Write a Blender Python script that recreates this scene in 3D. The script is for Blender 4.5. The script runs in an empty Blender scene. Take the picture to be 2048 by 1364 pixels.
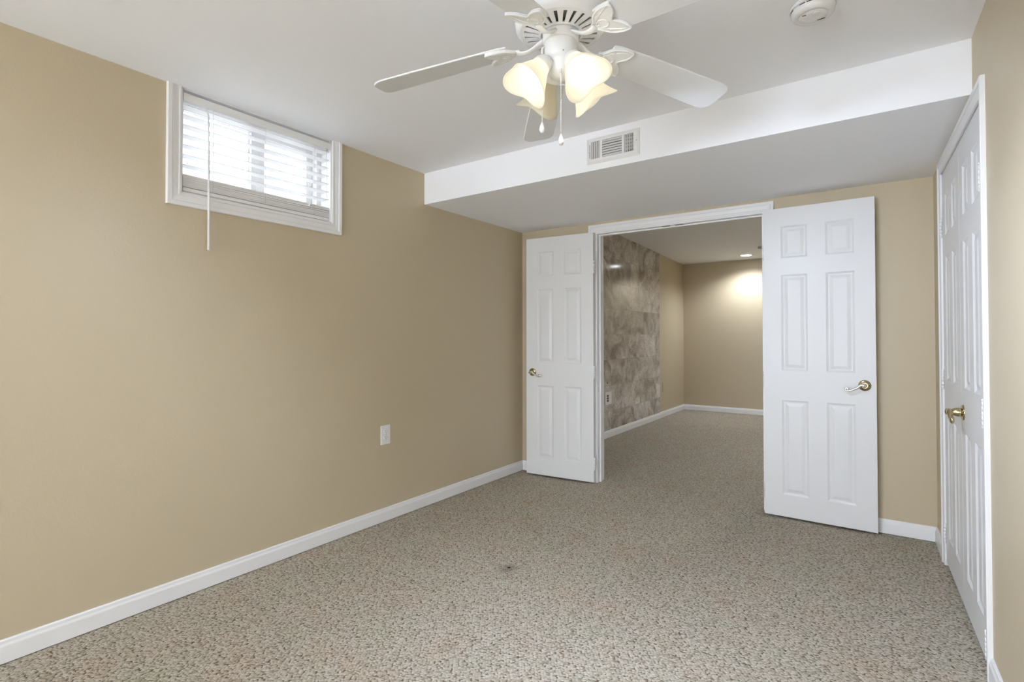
import bpy, bmesh, math, random
from mathutils import Vector, Matrix
from math import sin, cos, pi, radians as RAD

scn = bpy.context.scene
COL = scn.collection
random.seed(7)

# ------------------------------------------------------------------ camera, world, exposure
CAM = (2.62667, 0.0, 1.18827)
YAW, PITCH, ROLL, FPX = 0.61205, 0.0156, -0.00057, 1048.81
cd = bpy.data.cameras.new('camera'); cam = bpy.data.objects.new('camera', cd); COL.objects.link(cam)
cd.sensor_fit = 'HORIZONTAL'; cd.sensor_width = 36.0
cd.lens = 36.0 * FPX / 2048.0
cd.shift_y = -(682.0 - 657.33) / 2048.0
cd.clip_start = 0.02; cd.clip_end = 200
F = Vector((-sin(YAW) * cos(PITCH), cos(YAW) * cos(PITCH), sin(PITCH)))
Rt = Vector((cos(YAW), sin(YAW), 0)); U = Rt.cross(F)
r2 = Rt * cos(ROLL) + U * sin(ROLL); u2 = U * cos(ROLL) - Rt * sin(ROLL)
m = Matrix.Identity(4)
for i in range(3):
    m[i][0] = r2[i]; m[i][1] = u2[i]; m[i][2] = -F[i]; m[i][3] = CAM[i]
cam.matrix_world = m
scn.camera = cam

w = bpy.data.worlds.new('sky'); scn.world = w; w.use_nodes = True
bg = w.node_tree.nodes['Background']
bg.inputs[0].default_value = (0.91, 0.96, 1.06, 1); bg.inputs[1].default_value = 14.2

vs = scn.view_settings
scn.display_settings.display_device = 'sRGB'
vs.view_transform = 'Standard'; vs.look = 'None'; vs.exposure = 0.0; vs.gamma = 1.0
vs.use_curve_mapping = False
scn.cycles.max_bounces = 14; scn.cycles.diffuse_bounces = 10; scn.cycles.transmission_bounces = 10
scn.cycles.transparent_max_bounces = 16

COOL = (0.81, 0.94, 1.19)   # colour of the white lamps under the photograph's white balance
BULB_W = 5.0          # emission strength of the fan's lit bulbs
DOWN_W = 95.0          # watts of each recessed light next door
SPOT_W = 52.0          # watts each lit fan lamp throws out of its shade

# ------------------------------------------------------------------ room numbers (metres)
H, HS, YS, D, W, RA = 2.3418, 2.1234, 2.6655, 3.9052, 2.8884, 0.03066
YB = -3.80                      # wall behind the camera
WT = 0.125                      # thickness of the doorway wall
OXL, OXR, OZT = 0.735, 1.975, 2.042   # doorway
Y2, X2 = 8.655, 3.3             # next room
XL2 = -0.012
BH = 0.0875

# ------------------------------------------------------------------ materials
def mat(name, col, rough=0.5, metal=0.0, spec=0.5):
    m = bpy.data.materials.new(name); m.use_nodes = True
    b = m.node_tree.nodes['Principled BSDF']
    b.inputs['Base Color'].default_value = (*col, 1); b.inputs['Roughness'].default_value = rough
    b.inputs['Metallic'].default_value = metal; b.inputs['Specular IOR Level'].default_value = spec
    return m, m.node_tree, b

def N(nt, t, **kw):
    n = nt.nodes.new(t)
    for k, v in kw.items(): setattr(n, k, v)
    return n

def ramp(nt, pts):
    n = N(nt, 'ShaderNodeValToRGB'); e = n.color_ramp.elements
    while len(e) < len(pts): e.new(0.5)
    for el, (p, c) in zip(e, pts):
        el.position = p; el.color = (*c, 1) if len(c) == 3 else c
    return n

def bumped(nt, b, height, strength, dist):
    bp = N(nt, 'ShaderNodeBump'); bp.inputs['Strength'].default_value = strength; bp.inputs['Distance'].default_value = dist
    nt.links.new(height, bp.inputs['Height']); nt.links.new(bp.outputs[0], b.inputs['Normal'])

def mathn(nt, op, a, bb=None, c=None):
    n = N(nt, 'ShaderNodeMath', operation=op)
    for i, v in enumerate((a, bb, c)):
        if v is None: continue
        if isinstance(v, (int, float)): n.inputs[i].default_value = v
        else: nt.links.new(v, n.inputs[i])
    return n.outputs[0]

def mixc(nt, fac, a, b, mode='MIX'):
    n = N(nt, 'ShaderNodeMix', data_type='RGBA', blend_type=mode)
    for sock, v in ((n.inputs[0], fac), (n.inputs[6], a), (n.inputs[7], b)):
        if isinstance(v, (int, float)): sock.default_value = v
        elif isinstance(v, tuple): sock.default_value = (*v, 1)
        else: nt.links.new(v, sock)
    return n.outputs[2]

def painted(name, col, rough, scale=900.0, strength=0.12, var=0.03):
    m, nt, b = mat(name, col, rough, spec=0.35)
    tc = N(nt, 'ShaderNodeTexCoord')
    n1 = N(nt, 'ShaderNodeTexNoise'); n1.inputs['Scale'].default_value = scale * 0.12; n1.inputs['Detail'].default_value = 3
    nt.links.new(tc.outputs['Object'], n1.inputs['Vector'])
    n2 = N(nt, 'ShaderNodeTexNoise'); n2.inputs['Scale'].default_value = 2.2; n2.inputs['Detail'].default_value = 2
    nt.links.new(tc.outputs['Object'], n2.inputs['Vector'])
    v = mathn(nt, 'MULTIPLY_ADD', n2.outputs['Fac'], var * 2, 1 - var)
    cc = N(nt, 'ShaderNodeVectorMath', operation='SCALE'); cc.inputs[0].default_value = col
    nt.links.new(v, cc.inputs['Scale']); nt.links.new(cc.outputs[0], b.inputs['Base Color'])
    bumped(nt, b, n1.outputs['Fac'], strength, 0.004)
    return m

M = {}
M['wall'] = painted('beige_wall_paint', (0.555, 0.474, 0.336), 0.42)
M['ceil'] = painted('ceiling_paint', (0.90, 0.915, 0.955), 0.75, strength=0.06, var=0.01)
M['trim'] = painted('white_trim_paint', (0.82, 0.823, 0.835), 0.32, scale=300, strength=0.03, var=0.01)
M['door'] = painted('white_door_paint', (0.75, 0.755, 0.765), 0.36, scale=500, strength=0.06, var=0.01)
M['fanwhite'] = mat('fan_white_enamel', (0.85, 0.865, 0.89), 0.3)[0]
M['blade'] = mat('fan_blade_white', (0.80, 0.82, 0.855), 0.45)[0]
M['plastic'] = mat('white_plastic', (0.80, 0.80, 0.81), 0.35)[0]
M['blind'] = mat('blind_white', (0.84, 0.84, 0.84), 0.4)[0]
M['vinyl'] = mat('window_vinyl', (0.80, 0.80, 0.80), 0.35)[0]
M['grille'] = mat('vent_white_enamel', (0.78, 0.78, 0.78), 0.4)[0]
M['dark'] = mat('dark_gap', (0.02, 0.02, 0.02), 0.8)[0]
M['duct'] = mat('dull_duct_metal', (0.10, 0.10, 0.10), 0.7)[0]
M['hinge'] = mat('painted_hinge', (0.83, 0.83, 0.83), 0.3)[0]
M['brass'] = mat('antique_brass', (0.42, 0.35, 0.19), 0.2, 1.0)[0]
M['nickel'] = mat('polished_lever', (0.80, 0.78, 0.72), 0.15, 1.0)[0]
M['steel'] = mat('dull_steel', (0.30, 0.29, 0.27), 0.4, 1.0)[0]
M['greyplastic'] = mat('grey_plastic', (0.42, 0.42, 0.43), 0.5)[0]
M['motorgrey'] = mat('motor_grey_metal', (0.30, 0.30, 0.30), 0.5)[0]
M['brasslever'] = mat('warm_brass_lever', (0.55, 0.47, 0.28), 0.18, 1.0)[0]
M['cord'] = mat('clear_cord', (0.75, 0.75, 0.75), 0.4)[0]
M['beigeplate'] = mat('painted_cover_plate', (0.555, 0.474, 0.336), 0.4)[0]
M['red'] = mat('dark_red_plastic', (0.16, 0.035, 0.03), 0.4)[0]
M['soil'] = painted('outside_ground', (0.34, 0.335, 0.32), 0.9)

def emit(name, col, s):
    m = bpy.data.materials.new(name); m.use_nodes = True; nt = m.node_tree; nt.nodes.clear()
    o = N(nt, 'ShaderNodeOutputMaterial'); e = N(nt, 'ShaderNodeEmission')
    e.inputs[0].default_value = (*col, 1); e.inputs[1].default_value = s
    nt.links.new(e.outputs[0], o.inputs[0]); return m
M['bulb'] = emit('lit_bulb', (1.0, 0.985, 0.95), BULB_W)
M['downlens'] = emit('lit_downlight_lens', (0.95, 0.98, 1.0), 22.0)

def frosted(name, col, tr, glow=0.0):
    m = bpy.data.materials.new(name); m.use_nodes = True; nt = m.node_tree; nt.nodes.clear()
    o = N(nt, 'ShaderNodeOutputMaterial')
    d = N(nt, 'ShaderNodeBsdfDiffuse'); t = N(nt, 'ShaderNodeBsdfTranslucent'); g = N(nt, 'ShaderNodeBsdfGlossy')
    d.inputs[0].default_value = (*col, 1); t.inputs[0].default_value = (*tr, 1)
    g.inputs['Roughness'].default_value = 0.15
    tc = N(nt, 'ShaderNodeTexCoord'); n = N(nt, 'ShaderNodeTexNoise'); n.inputs['Scale'].default_value = 14; n.inputs['Detail'].default_value = 5
    n.inputs['Distortion'].default_value = 1.5
    nt.links.new(tc.outputs['Object'], n.inputs['Vector'])
    r = ramp(nt, [(0.3, tuple(0.9 * c for c in tr)), (0.65, tr)]); nt.links.new(n.outputs['Fac'], r.inputs[0])
    nt.links.new(r.outputs[0], t.inputs[0])
    a = N(nt, 'ShaderNodeMixShader'); a.inputs[0].default_value = 0.5
    nt.links.new(d.outputs[0], a.inputs[1]); nt.links.new(t.outputs[0], a.inputs[2])
    b = N(nt, 'ShaderNodeMixShader'); b.inputs[0].default_value = 0.04
    nt.links.new(a.outputs[0], b.inputs[1]); nt.links.new(g.outputs[0], b.inputs[2])
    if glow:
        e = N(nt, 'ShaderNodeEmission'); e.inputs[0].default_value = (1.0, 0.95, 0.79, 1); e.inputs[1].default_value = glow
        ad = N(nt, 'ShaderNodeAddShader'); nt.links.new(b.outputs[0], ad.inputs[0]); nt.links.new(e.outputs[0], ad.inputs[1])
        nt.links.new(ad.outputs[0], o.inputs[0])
    else: nt.links.new(b.outputs[0], o.inputs[0])
    return m
M['shade'] = frosted('cream_alabaster_glass', (0.82, 0.78, 0.68), (0.85, 0.81, 0.70))
M['shadeglow'] = frosted('glowing_alabaster_glass', (0.80, 0.76, 0.66), (0.85, 0.81, 0.69), 0.30)  # emission added, standing in for bulb light coming through the glass

def glass(name, tint):
    m = bpy.data.materials.new(name); m.use_nodes = True; nt = m.node_tree; nt.nodes.clear()
    o = N(nt, 'ShaderNodeOutputMaterial'); t = N(nt, 'ShaderNodeBsdfTransparent'); g = N(nt, 'ShaderNodeBsdfGlossy')
    t.inputs[0].default_value = (*tint, 1); g.inputs['Roughness'].default_value = 0.02
    mx = N(nt, 'ShaderNodeMixShader'); mx.inputs[0].default_value = 0.06
    nt.links.new(t.outputs[0], mx.inputs[1]); nt.links.new(g.outputs[0], mx.inputs[2]); nt.links.new(mx.outputs[0], o.inputs[0])
    return m
M['glass'] = glass('dimmed_window_glass', (0.66, 0.67, 0.67))  # tint dims the bright sky so the blind slats stay visible
M['clearglass'] = glass('added_door_glass', (0.97, 0.98, 0.975))

def carpet():
    m, nt, b = mat('berber_loop_carpet', (0.35, 0.31, 0.26), 0.95, spec=0.1)
    tc = N(nt, 'ShaderNodeTexCoord')
    rt = N(nt, 'ShaderNodeMapping'); rt.inputs['Rotation'].default_value = (0, 0, RAD(-36)); nt.links.new(tc.outputs['Object'], rt.inputs['Vector'])
    mp = N(nt, 'ShaderNodeMapping'); mp.inputs['Scale'].default_value = (92, 120, 1); nt.links.new(rt.outputs[0], mp.inputs['Vector'])
    # slight wander of the loop rows
    nw = N(nt, 'ShaderNodeTexNoise'); nw.inputs['Scale'].default_value = 25; nt.links.new(tc.outputs['Object'], nw.inputs['Vector'])
    wv = N(nt, 'ShaderNodeVectorMath', operation='MULTIPLY_ADD'); nt.links.new(nw.outputs['Color'], wv.inputs[0])
    wv.inputs[1].default_value = (0.9, 0.9, 0); nt.links.new(mp.outputs[0], wv.inputs[2])
    vo = N(nt, 'ShaderNodeTexVoronoi', voronoi_dimensions='2D', feature='F1'); vo.inputs['Scale'].default_value = 1.0; vo.inputs['Randomness'].default_value = 0.7
    nt.links.new(wv.outputs[0], vo.inputs['Vector'])
    sep = N(nt, 'ShaderNodeSeparateColor'); nt.links.new(vo.outputs['Color'], sep.inputs[0])
    tuft = ramp(nt, [(0.0, (0.31, 0.265, 0.20)), (0.22, (0.41, 0.365, 0.29)), (0.6, (0.46, 0.415, 0.34)), (1.0, (0.54, 0.495, 0.42))])
    nt.links.new(sep.outputs[0], tuft.inputs[0])
    # dark yarn showing in the gaps between loops, more in some gaps than in others
    nf = N(nt, 'ShaderNodeTexNoise'); nf.inputs['Scale'].default_value = 62; nf.inputs['Detail'].default_value = 2
    nt.links.new(tc.outputs['Object'], nf.inputs['Vector'])
    fl = ramp(nt, [(0.44, (0.25, 0.25, 0.25)), (0.58, (1, 1, 1))]); nt.links.new(nf.outputs['Fac'], fl.inputs[0])
    gap = ramp(nt, [(0.40, (0, 0, 0)), (0.62, (1, 1, 1))]); nt.links.new(vo.outputs['Distance'], gap.inputs[0])
    c2 = mixc(nt, mathn(nt, 'MULTIPLY', fl.outputs[0], gap.outputs[0]), tuft.outputs[0], (0.115, 0.09, 0.065))
    # soft pinkish / greenish wear patches
    n2 = N(nt, 'ShaderNodeTexNoise'); n2.inputs['Scale'].default_value = 4.5; n2.inputs['Detail'].default_value = 4
    nt.links.new(tc.outputs['Object'], n2.inputs['Vector'])
    wear = ramp(nt, [(0.3, (0.95, 1.0, 0.95)), (0.5, (1, 1, 1)), (0.7, (1.0, 0.93, 0.89))]); nt.links.new(n2.outputs['Fac'], wear.inputs[0])
    c3 = mixc(nt, 1.0, c2, wear.outputs[0], 'MULTIPLY')
    # scorch mark and a few specks, at their own places on the floor
    def spot(col_in, x, y, r0, r1, colr, amt):
        d = N(nt, 'ShaderNodeVectorMath', operation='DISTANCE'); nt.links.new(tc.outputs['Object'], d.inputs[0]); d.inputs[1].default_value = (x, y, 0)
        nn = N(nt, 'ShaderNodeTexNoise'); nn.inputs['Scale'].default_value = 60; nt.links.new(tc.outputs['Object'], nn.inputs['Vector'])
        dd = mathn(nt, 'MULTIPLY', d.outputs['Value'], mathn(nt, 'MULTIPLY_ADD', nn.outputs['Fac'], 1.4, 0.3))
        rr = N(nt, 'ShaderNodeMapRange', interpolation_type='SMOOTHSTEP'); rr.inputs['From Min'].default_value = r0; rr.inputs['From Max'].default_value = r1
        rr.inputs['To Min'].default_value = amt; rr.inputs['To Max'].default_value = 0.0
        nt.links.new(dd, rr.inputs['Value'])
        return mixc(nt, rr.outputs[0], col_in, colr)
    c4 = spot(c3, 1.055, 2.205, 0.0, 0.085, (0.16, 0.12, 0.09), 0.62)
    c4 = spot(c4, 1.05, 2.218, 0.006, 0.012, (0.02, 0.018, 0.015), 0.95)
    c4 = spot(c4, 0.957, 1.963, 0.004, 0.010, (0.03, 0.025, 0.02), 0.9)
    c4 = spot(c4, 1.194, 3.174, 0.004, 0.011, (0.04, 0.035, 0.03), 0.9)
    nt.links.new(c4, b.inputs['Base Color'])
    hgt = mathn(nt, 'SUBTRACT', 1.0, vo.outputs['Distance'])
    bumped(nt, b, hgt, 0.5, 0.005)
    return m
M['carpet'] = carpet()

def marble():
    m, nt, b = mat('polished_grey_marble_tile', (0.3, 0.28, 0.26), 0.10, spec=0.5)
    tc = N(nt, 'ShaderNodeTexCoord')
    sp = N(nt, 'ShaderNodeSeparateXYZ'); nt.links.new(tc.outputs['Object'], sp.inputs[0])
    cb = N(nt, 'ShaderNodeCombineXYZ'); nt.links.new(sp.outputs['Y'], cb.inputs[0]); nt.links.new(sp.outputs['Z'], cb.inputs[1])
    br = N(nt, 'ShaderNodeTexBrick', offset=0.5, squash=1.0)
    br.inputs['Scale'].default_value = 1.0; br.inputs['Mortar Size'].default_value = 0.0012; br.inputs['Brick Width'].default_value = 0.61
    br.inputs['Row Height'].default_value = 0.305; br.inputs['Color1'].default_value = (0, 0, 0, 1); br.inputs['Color2'].default_value = (1, 1, 1, 1)
    br.inputs['Mortar'].default_value = (0.5, 0.5, 0.5, 1); br.inputs['Bias'].default_value = 0.0
    nt.links.new(cb.outputs[0], br.inputs['Vector'])
    # each tile is cut from a different place in the slab
    off = N(nt, 'ShaderNodeVectorMath', operation='SCALE'); off.inputs['Scale'].default_value = 7.0; nt.links.new(br.outputs['Color'], off.inputs[0])
    ad = N(nt, 'ShaderNodeVectorMath', operation='ADD'); nt.links.new(cb.outputs[0], ad.inputs[0]); nt.links.new(off.outputs[0], ad.inputs[1])
    n1 = N(nt, 'ShaderNodeTexNoise'); n1.inputs['Scale'].default_value = 3.2; n1.inputs['Detail'].default_value = 8; n1.inputs['Distortion'].default_value = 1.6
    nt.links.new(ad.outputs[0], n1.inputs['Vector'])
    n2 = N(nt, 'ShaderNodeTexNoise'); n2.inputs['Scale'].default_value = 7; n2.inputs['Detail'].default_value = 6; n2.inputs['Distortion'].default_value = 2.5
    nt.links.new(ad.outputs[0], n2.inputs['Vector'])
    r1 = ramp(nt, [(0.30, (0.29, 0.25, 0.205)), (0.5, (0.56, 0.52, 0.47)), (0.66, (0.74, 0.70, 0.655))]); nt.links.new(n1.outputs['Fac'], r1.inputs[0])
    v = mathn(nt, 'ABSOLUTE', mathn(nt, 'SUBTRACT', n2.outputs['Fac'], 0.5))
    r2_ = ramp(nt, [(0.0, (0.45, 0.42, 0.40)), (0.035, (1, 1, 1))]); nt.links.new(v, r2_.inputs[0])
    c = mixc(nt, 0.75, r1.outputs[0], r2_.outputs[0], 'MULTIPLY')
    sc = N(nt, 'ShaderNodeSeparateColor'); nt.links.new(br.outputs['Color'], sc.inputs[0])
    tone = ramp(nt, [(0.0, (0.74, 0.72, 0.69)), (1.0, (1.12, 1.12, 1.13))]); nt.links.new(sc.outputs[0], tone.inputs[0])
    c = mixc(nt, 1.0, c, tone.outputs[0], 'MULTIPLY')
    c = mixc(nt, mathn(nt, 'MULTIPLY', br.outputs['Fac'], 0.6), c, (0.12, 0.11, 0.10))
    nt.links.new(c, b.inputs['Base Color'])
    return m
M['marble'] = marble()

# ------------------------------------------------------------------ mesh helpers
class MB:
    def __init__(s): s.v = []; s.f = []; s.sm = []
    def add(s, vs_, fs, smooth=False):
        o = len(s.v); s.v += [tuple(p) for p in vs_]
        for f in fs: s.f.append([o + i for i in f]); s.sm.append(smooth)
        return s
    def box(s, a, b, T=None):
        x0, y0, z0 = a; x1, y1, z1 = b
        p = [(x0, y0, z0), (x1, y0, z0), (x1, y1, z0), (x0, y1, z0), (x0, y0, z1), (x1, y0, z1), (x1, y1, z1), (x0, y1, z1)]
        if T: p = [T(Vector(q)) for q in p]
        return s.add(p, [(0, 3, 2, 1), (4, 5, 6, 7), (0, 1, 5, 4), (1, 2, 6, 5), (2, 3, 7, 6), (3, 0, 4, 7)])
    def loft(s, rings, closed=True, caps=True, smooth=True):
        n = len(rings[0]); vs_ = [p for r in rings for p in r]; fs = []
        for i in range(len(rings) - 1):
            for j in range(n if closed else n - 1):
                k = (j + 1) % n
                fs.append((i * n + j, i * n + k, (i + 1) * n + k, (i + 1) * n + j))
        s.add(vs_, fs, smooth)
        if caps and closed:
            s.add(rings[0], [tuple(reversed(range(n)))]); s.add(rings[-1], [tuple(range(n))])
        return s
    def lathe(s, prof, seg=48, T=None, smooth=True, caps=False):
        rings = []
        for r, z in prof:
            ring = [Vector((r * cos(2 * pi * k / seg), r * sin(2 * pi * k / seg), z)) for k in range(seg)]
            rings.append([T @ p for p in ring] if T else ring)
        return s.loft(rings, True, caps, smooth)
    def tube(s, pts, rad, seg=10, smooth=True, flat=1.0):
        pts = [Vector(p) for p in pts]; rings = []
        rad = rad if isinstance(rad, (list, tuple)) else [rad] * len(pts)
        prev = None
        for i, p in enumerate(pts):
            t = (pts[min(i + 1, len(pts) - 1)] - pts[max(i - 1, 0)]).normalized()
            if prev is None:
                a = Vector((0, 0, 1)) if abs(t.z) < 0.9 else Vector((1, 0, 0)); n_ = (a - t * a.dot(t)).normalized()
            else: n_ = (prev - t * prev.dot(t)).normalized()
            prev = n_; b_ = t.cross(n_)
            rings.append([p + (n_ * cos(2 * pi * k / seg) * flat + b_ * sin(2 * pi * k / seg)) * rad[i] for k in range(seg)])
        return s.loft(rings, True, True, smooth)
    def prism(s, outline, z0, z1, T=None, smooth=False):
        n = len(outline)
        lo = [Vector((x, y, z0)) for x, y in outline]; hi = [Vector((x, y, z1)) for x, y in outline]
        if T: lo = [T(p) for p in lo]; hi = [T(p) for p in hi]
        s.add(lo + hi, [tuple(reversed(range(n))), tuple(range(n, 2 * n))] + [(i, (i + 1) % n, n + (i + 1) % n, n + i) for i in range(n)], smooth)
        return s
    def sphere(s, c, r, seg=12, rg=8, sz=1.0):
        prof = [(max(1e-5, r * sin(pi * i / rg)), -r * sz * cos(pi * i / rg)) for i in range(rg + 1)]
        return s.lathe(prof, seg, Matrix.Translation(Vector(c)), True, False)
    def build(s, name, material, parent=None, bevel=0.0, recalc=True, auto=False):
        me = bpy.data.meshes.new(name); me.from_pydata(s.v, [], s.f)
        me.polygons.foreach_set('use_smooth', s.sm); me.update()
        if recalc:
            bm = bmesh.new(); bm.from_mesh(me)
            bmesh.ops.remove_doubles(bm, verts=bm.verts, dist=1e-6)
            bmesh.ops.recalc_face_normals(bm, faces=bm.faces); bm.to_mesh(me); bm.free()
        o = bpy.data.objects.new(name, me); COL.objects.link(o)
        if isinstance(material, str): material = M[material]
        me.materials.append(material)
        if parent: o.parent = parent
        if bevel:
            b = o.modifiers.new('bevel', 'BEVEL'); b.width = bevel; b.segments = 2; b.limit_method = 'ANGLE'; b.angle_limit = RAD(40)
        return o

def tag(o, label=None, cat=None, group=None, kind=None):
    if label: o['label'] = label
    if cat: o['category'] = cat
    if group: o['group'] = group
    if kind: o['kind'] = kind
    return o
def struct(o, label, cat): return tag(o, label, cat, kind='structure')
def empty(name, loc=(0, 0, 0), rot=(0, 0, 0)):
    o = bpy.data.objects.new(name, None); COL.objects.link(o); o.location = loc; o.rotation_euler = rot; o.empty_display_size = 0.05
    return o

def copy_tree(root, loc, rot):
    r = root.copy(); COL.objects.link(r); r.location = loc; r.rotation_euler = rot
    for ch in list(root.children):
        c = ch.copy(); COL.objects.link(c); c.parent = r
        for g in list(ch.children):
            d = g.copy(); COL.objects.link(d); d.parent = c
    return r

# closet wall: a point at depth Y, `off` in front of the wall, height z
CN = Vector((-1, -RA, 0)).normalized()
def RW(p):   # p = (off, Y, z) -> world
    off, y, z = p
    return Vector((W + RA * (D - y), y, z)) + CN * off

# ------------------------------------------------------------------ structure: floor, walls, ceilings
b = MB().box((-0.02, YB - 0.1, -0.1), (X2 + 0.2, Y2 + 0.1, 0.0))
struct(b.build('floor', 'carpet'), 'greige loop-pile carpet running through the doorway into the room beyond', 'carpet')

WY0, WY1, WZ0 = 1.087, 1.903, 1.850       # window opening (runs up to the ceiling)
b = MB()
b.box((-0.22, YB, 0), (0, WY0, H)).box((-0.22, WY1, 0), (0, D + WT, H)).box((-0.22, WY0, 0), (0, WY1, WZ0))
struct(b.build('wall_left', 'wall'), 'long beige wall with the small high window and one outlet', 'wall')
b = MB().box((-0.22, D + WT, 0), (XL2, Y2, 2.55))
struct(b.build('wall_left_far', 'wall'), 'beige wall strip beyond the marble tiles in the next room', 'wall')
b = MB().box((0, D, 0), (OXL - 0.012, D + WT, 2.6)).box((OXR + 0.012, D, 0), (W + 0.3, D + WT, 2.6)).box((OXL - 0.012, D, OZT + 0.001), (OXR + 0.012, D + WT, 2.6))
struct(b.build('wall_back', 'wall'), 'beige end wall around the wide double doorway', 'wall')

CYN, CYF, CZT = 2.492, 3.542, 2.040        # closet opening
b = MB()
b.box((-0.1, CYF + 0.012, 0), (0, D, H), RW).box((-0.1, YB, 0), (0, CYN - 0.012, H), RW).box((-0.1, CYN - 0.012, CZT + 0.012), (0, CYF + 0.012, H), RW)
struct(b.build('wall_right', 'wall'), 'beige wall at the right edge holding the closet doors', 'wall')
b = MB()
b.box((-0.72, CYN - 0.3, 0), (-0.62, CYF + 0.3, H), RW).box((-0.62, CYF + 0.2, 0), (-0.1, CYF + 0.3, H), RW)
b.box((-0.62, CYN - 0.3, 0), (-0.1, CYN - 0.2, H), RW)
struct(b.build('wall_closet', 'wall'), 'inside walls of the closet behind the white closet doors', 'wall')
GX0, GX1, GZ = 0.06, 2.60, 2.20            # opening of the added patio door behind the camera
b = MB().box((-0.22, YB - 0.1, 0), (GX0, YB, H)).box((GX1, YB - 0.1, 0), (3.3, YB, H)).box((GX0, YB - 0.1, GZ), (GX1, YB, H))
struct(b.build('wall_front', 'wall'), 'beige wall behind the camera', 'wall')
b = MB().box((-0.22, Y2, 0), (X2 + 0.2, Y2 + 0.1, 2.6))
struct(b.build('wall_far', 'wall'), 'beige end wall of the next room, under the recessed light', 'wall')
b = MB().box((X2, D + WT, 0), (X2 + 0.1, Y2, 2.6))
struct(b.build('wall_right_far', 'wall'), 'right hand wall of the next room, behind the open door', 'wall')

b = MB().box((-0.22, YB - 0.1, H), (3.9, D, H + 0.1))
struct(b.build('ceiling', 'ceil'), 'flat white ceiling over the room with the fan', 'ceiling')
b = MB().box((0, YS, HS), (W + 0.08, D, H))
struct(b.build('ceiling_soffit', 'ceil'), 'white boxed soffit dropping below the ceiling above the doorway', 'soffit')
za, zb = 2.50, 2.372
b = MB().add([(-0.22, D + WT, za), (X2 + 0.1, D + WT, za), (X2 + 0.1, Y2, zb), (-0.22, Y2, zb),
              (-0.22, D + WT, za + 0.2), (X2 + 0.1, D + WT, za + 0.2), (X2 + 0.1, Y2, zb + 0.2), (-0.22, Y2, zb + 0.2)],
             [(0, 1, 2, 3), (7, 6, 5, 4), (0, 4, 5, 1), (1, 5, 6, 2), (2, 6, 7, 3), (3, 7, 4, 0)])
struct(b.build('ceiling_far', 'ceil'), 'shaded white ceiling of the next room', 'ceiling')
def zceil2(y): return za + (zb - za) * (y - D - WT) / (Y2 - D - WT)

b = MB().box((XL2, D + WT + 0.02, 0), (XL2 + 0.010, 7.49, 2.42))
tile = MB()
ys = [D + WT + 0.001, 7.49]
tile.add([(XL2, ys[0], 0.0), (XL2 + 0.01, ys[0], 0.0), (XL2 + 0.01, ys[1], 0.0), (XL2, ys[1], 0.0),
          (XL2, ys[0], zceil2(ys[0])), (XL2 + 0.01, ys[0], zceil2(ys[0])), (XL2 + 0.01, ys[1], zceil2(ys[1])), (XL2, ys[1], zceil2(ys[1]))],
         [(0, 3, 2, 1), (4, 5, 6, 7), (0, 1, 5, 4), (1, 2, 6, 5), (2, 3, 7, 6), (3, 0, 4, 7)])
struct(tile.build('wall_tile', 'marble'), 'polished grey-brown marble tiles covering the wall seen through the doorway', 'wall tiles')

# ------------------------------------------------------------------ baseboards
BP = [(0, 0.004), (0.013, 0.004), (0.013, BH - 0.026), (0.0125, BH - 0.022), (0.009, BH - 0.014), (0.008, BH - 0.004), (0.005, BH), (0, BH)]
def baseboard(name, a, b_, nrm, label, m0=0.0, m1=0.0):
    """a,b in plan; nrm points into the room; m0/m1 = mitre slopes at the ends"""
    a = Vector(a); b_ = Vector(b_); n = Vector(nrm).normalized(); t = (b_ - a).normalized()
    r0 = [(a + n * o + t * o * m0) for o, z in BP]; r1 = [(b_ + n * o - t * o * m1) for o, z in BP]
    mb = MB().loft([[Vector((p.x, p.y, z)) for p, (o, z) in zip(r0, BP)], [Vector((p.x, p.y, z)) for p, (o, z) in zip(r1, BP)]], True, True, False)
    return struct(mb.build(name, 'trim'), label, 'baseboard')
baseboard('baseboard_left', (0, YB), (0, D), (1, 0), 'white baseboard along the long wall below the window', 0, 1)
baseboard('baseboard_back', (0, D), (0.662, D), (0, -1), 'short white baseboard left of the doorway, behind the open door', 1, 0)
baseboard('baseboard_back.001', (2.048, D), (W, D), (0, -1), 'white baseboard right of the doorway, running behind the wider open door', 0, 1)
cw = lambda y: (W + RA * (D - y), y)
baseboard('baseboard_right', cw(3.602), cw(D), (CN.x, CN.y), 'very short white baseboard in the corner beside the closet', 0, 1)
baseboard('baseboard_right.001', cw(YB), cw(2.43), (CN.x, CN.y), 'white baseboard at the lower right edge, in front of the closet', 0, 0)
baseboard('baseboard_left_far', (XL2 + 0.010, D + WT), (XL2 + 0.010, 7.49), (1, 0), 'white baseboard below the marble tiles', 0, 0)
baseboard('baseboard_left_far.001', (XL2, 7.49), (XL2, Y2), (1, 0), 'white baseboard from the marble tiles to the far corner', 0, 1)
baseboard('baseboard_far', (XL2, Y2), (X2, Y2), (0, -1), 'white baseboard on the end wall of the next room', 1, 0)

# ------------------------------------------------------------------ casings (profile: distance out from the opening, thickness)
CP = [(0, 0), (0, 0.008), (0.006, 0.0095), (0.010, 0.0095), (0.012, 0.007), (0.016, 0.007), (0.034, 0.0105), (0.040, 0.0105), (0.043, 0.0145), (0.060, 0.0155), (0.0625, 0.0125), (0.0625, 0)]
def casing_run(fa, fb, mapf):
    """fa/fb(d) -> in-plane 2-D point for outward offset d; mapf(p2, t) -> world"""
    return [[mapf(fa(d), t) for d, t in CP], [mapf(fb(d), t) for d, t in CP]]
def casing(parent, name, fa, fb, mapf):
    return MB().loft(casing_run(fa, fb, mapf), True, True, False).build(name, 'trim', parent)

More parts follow.
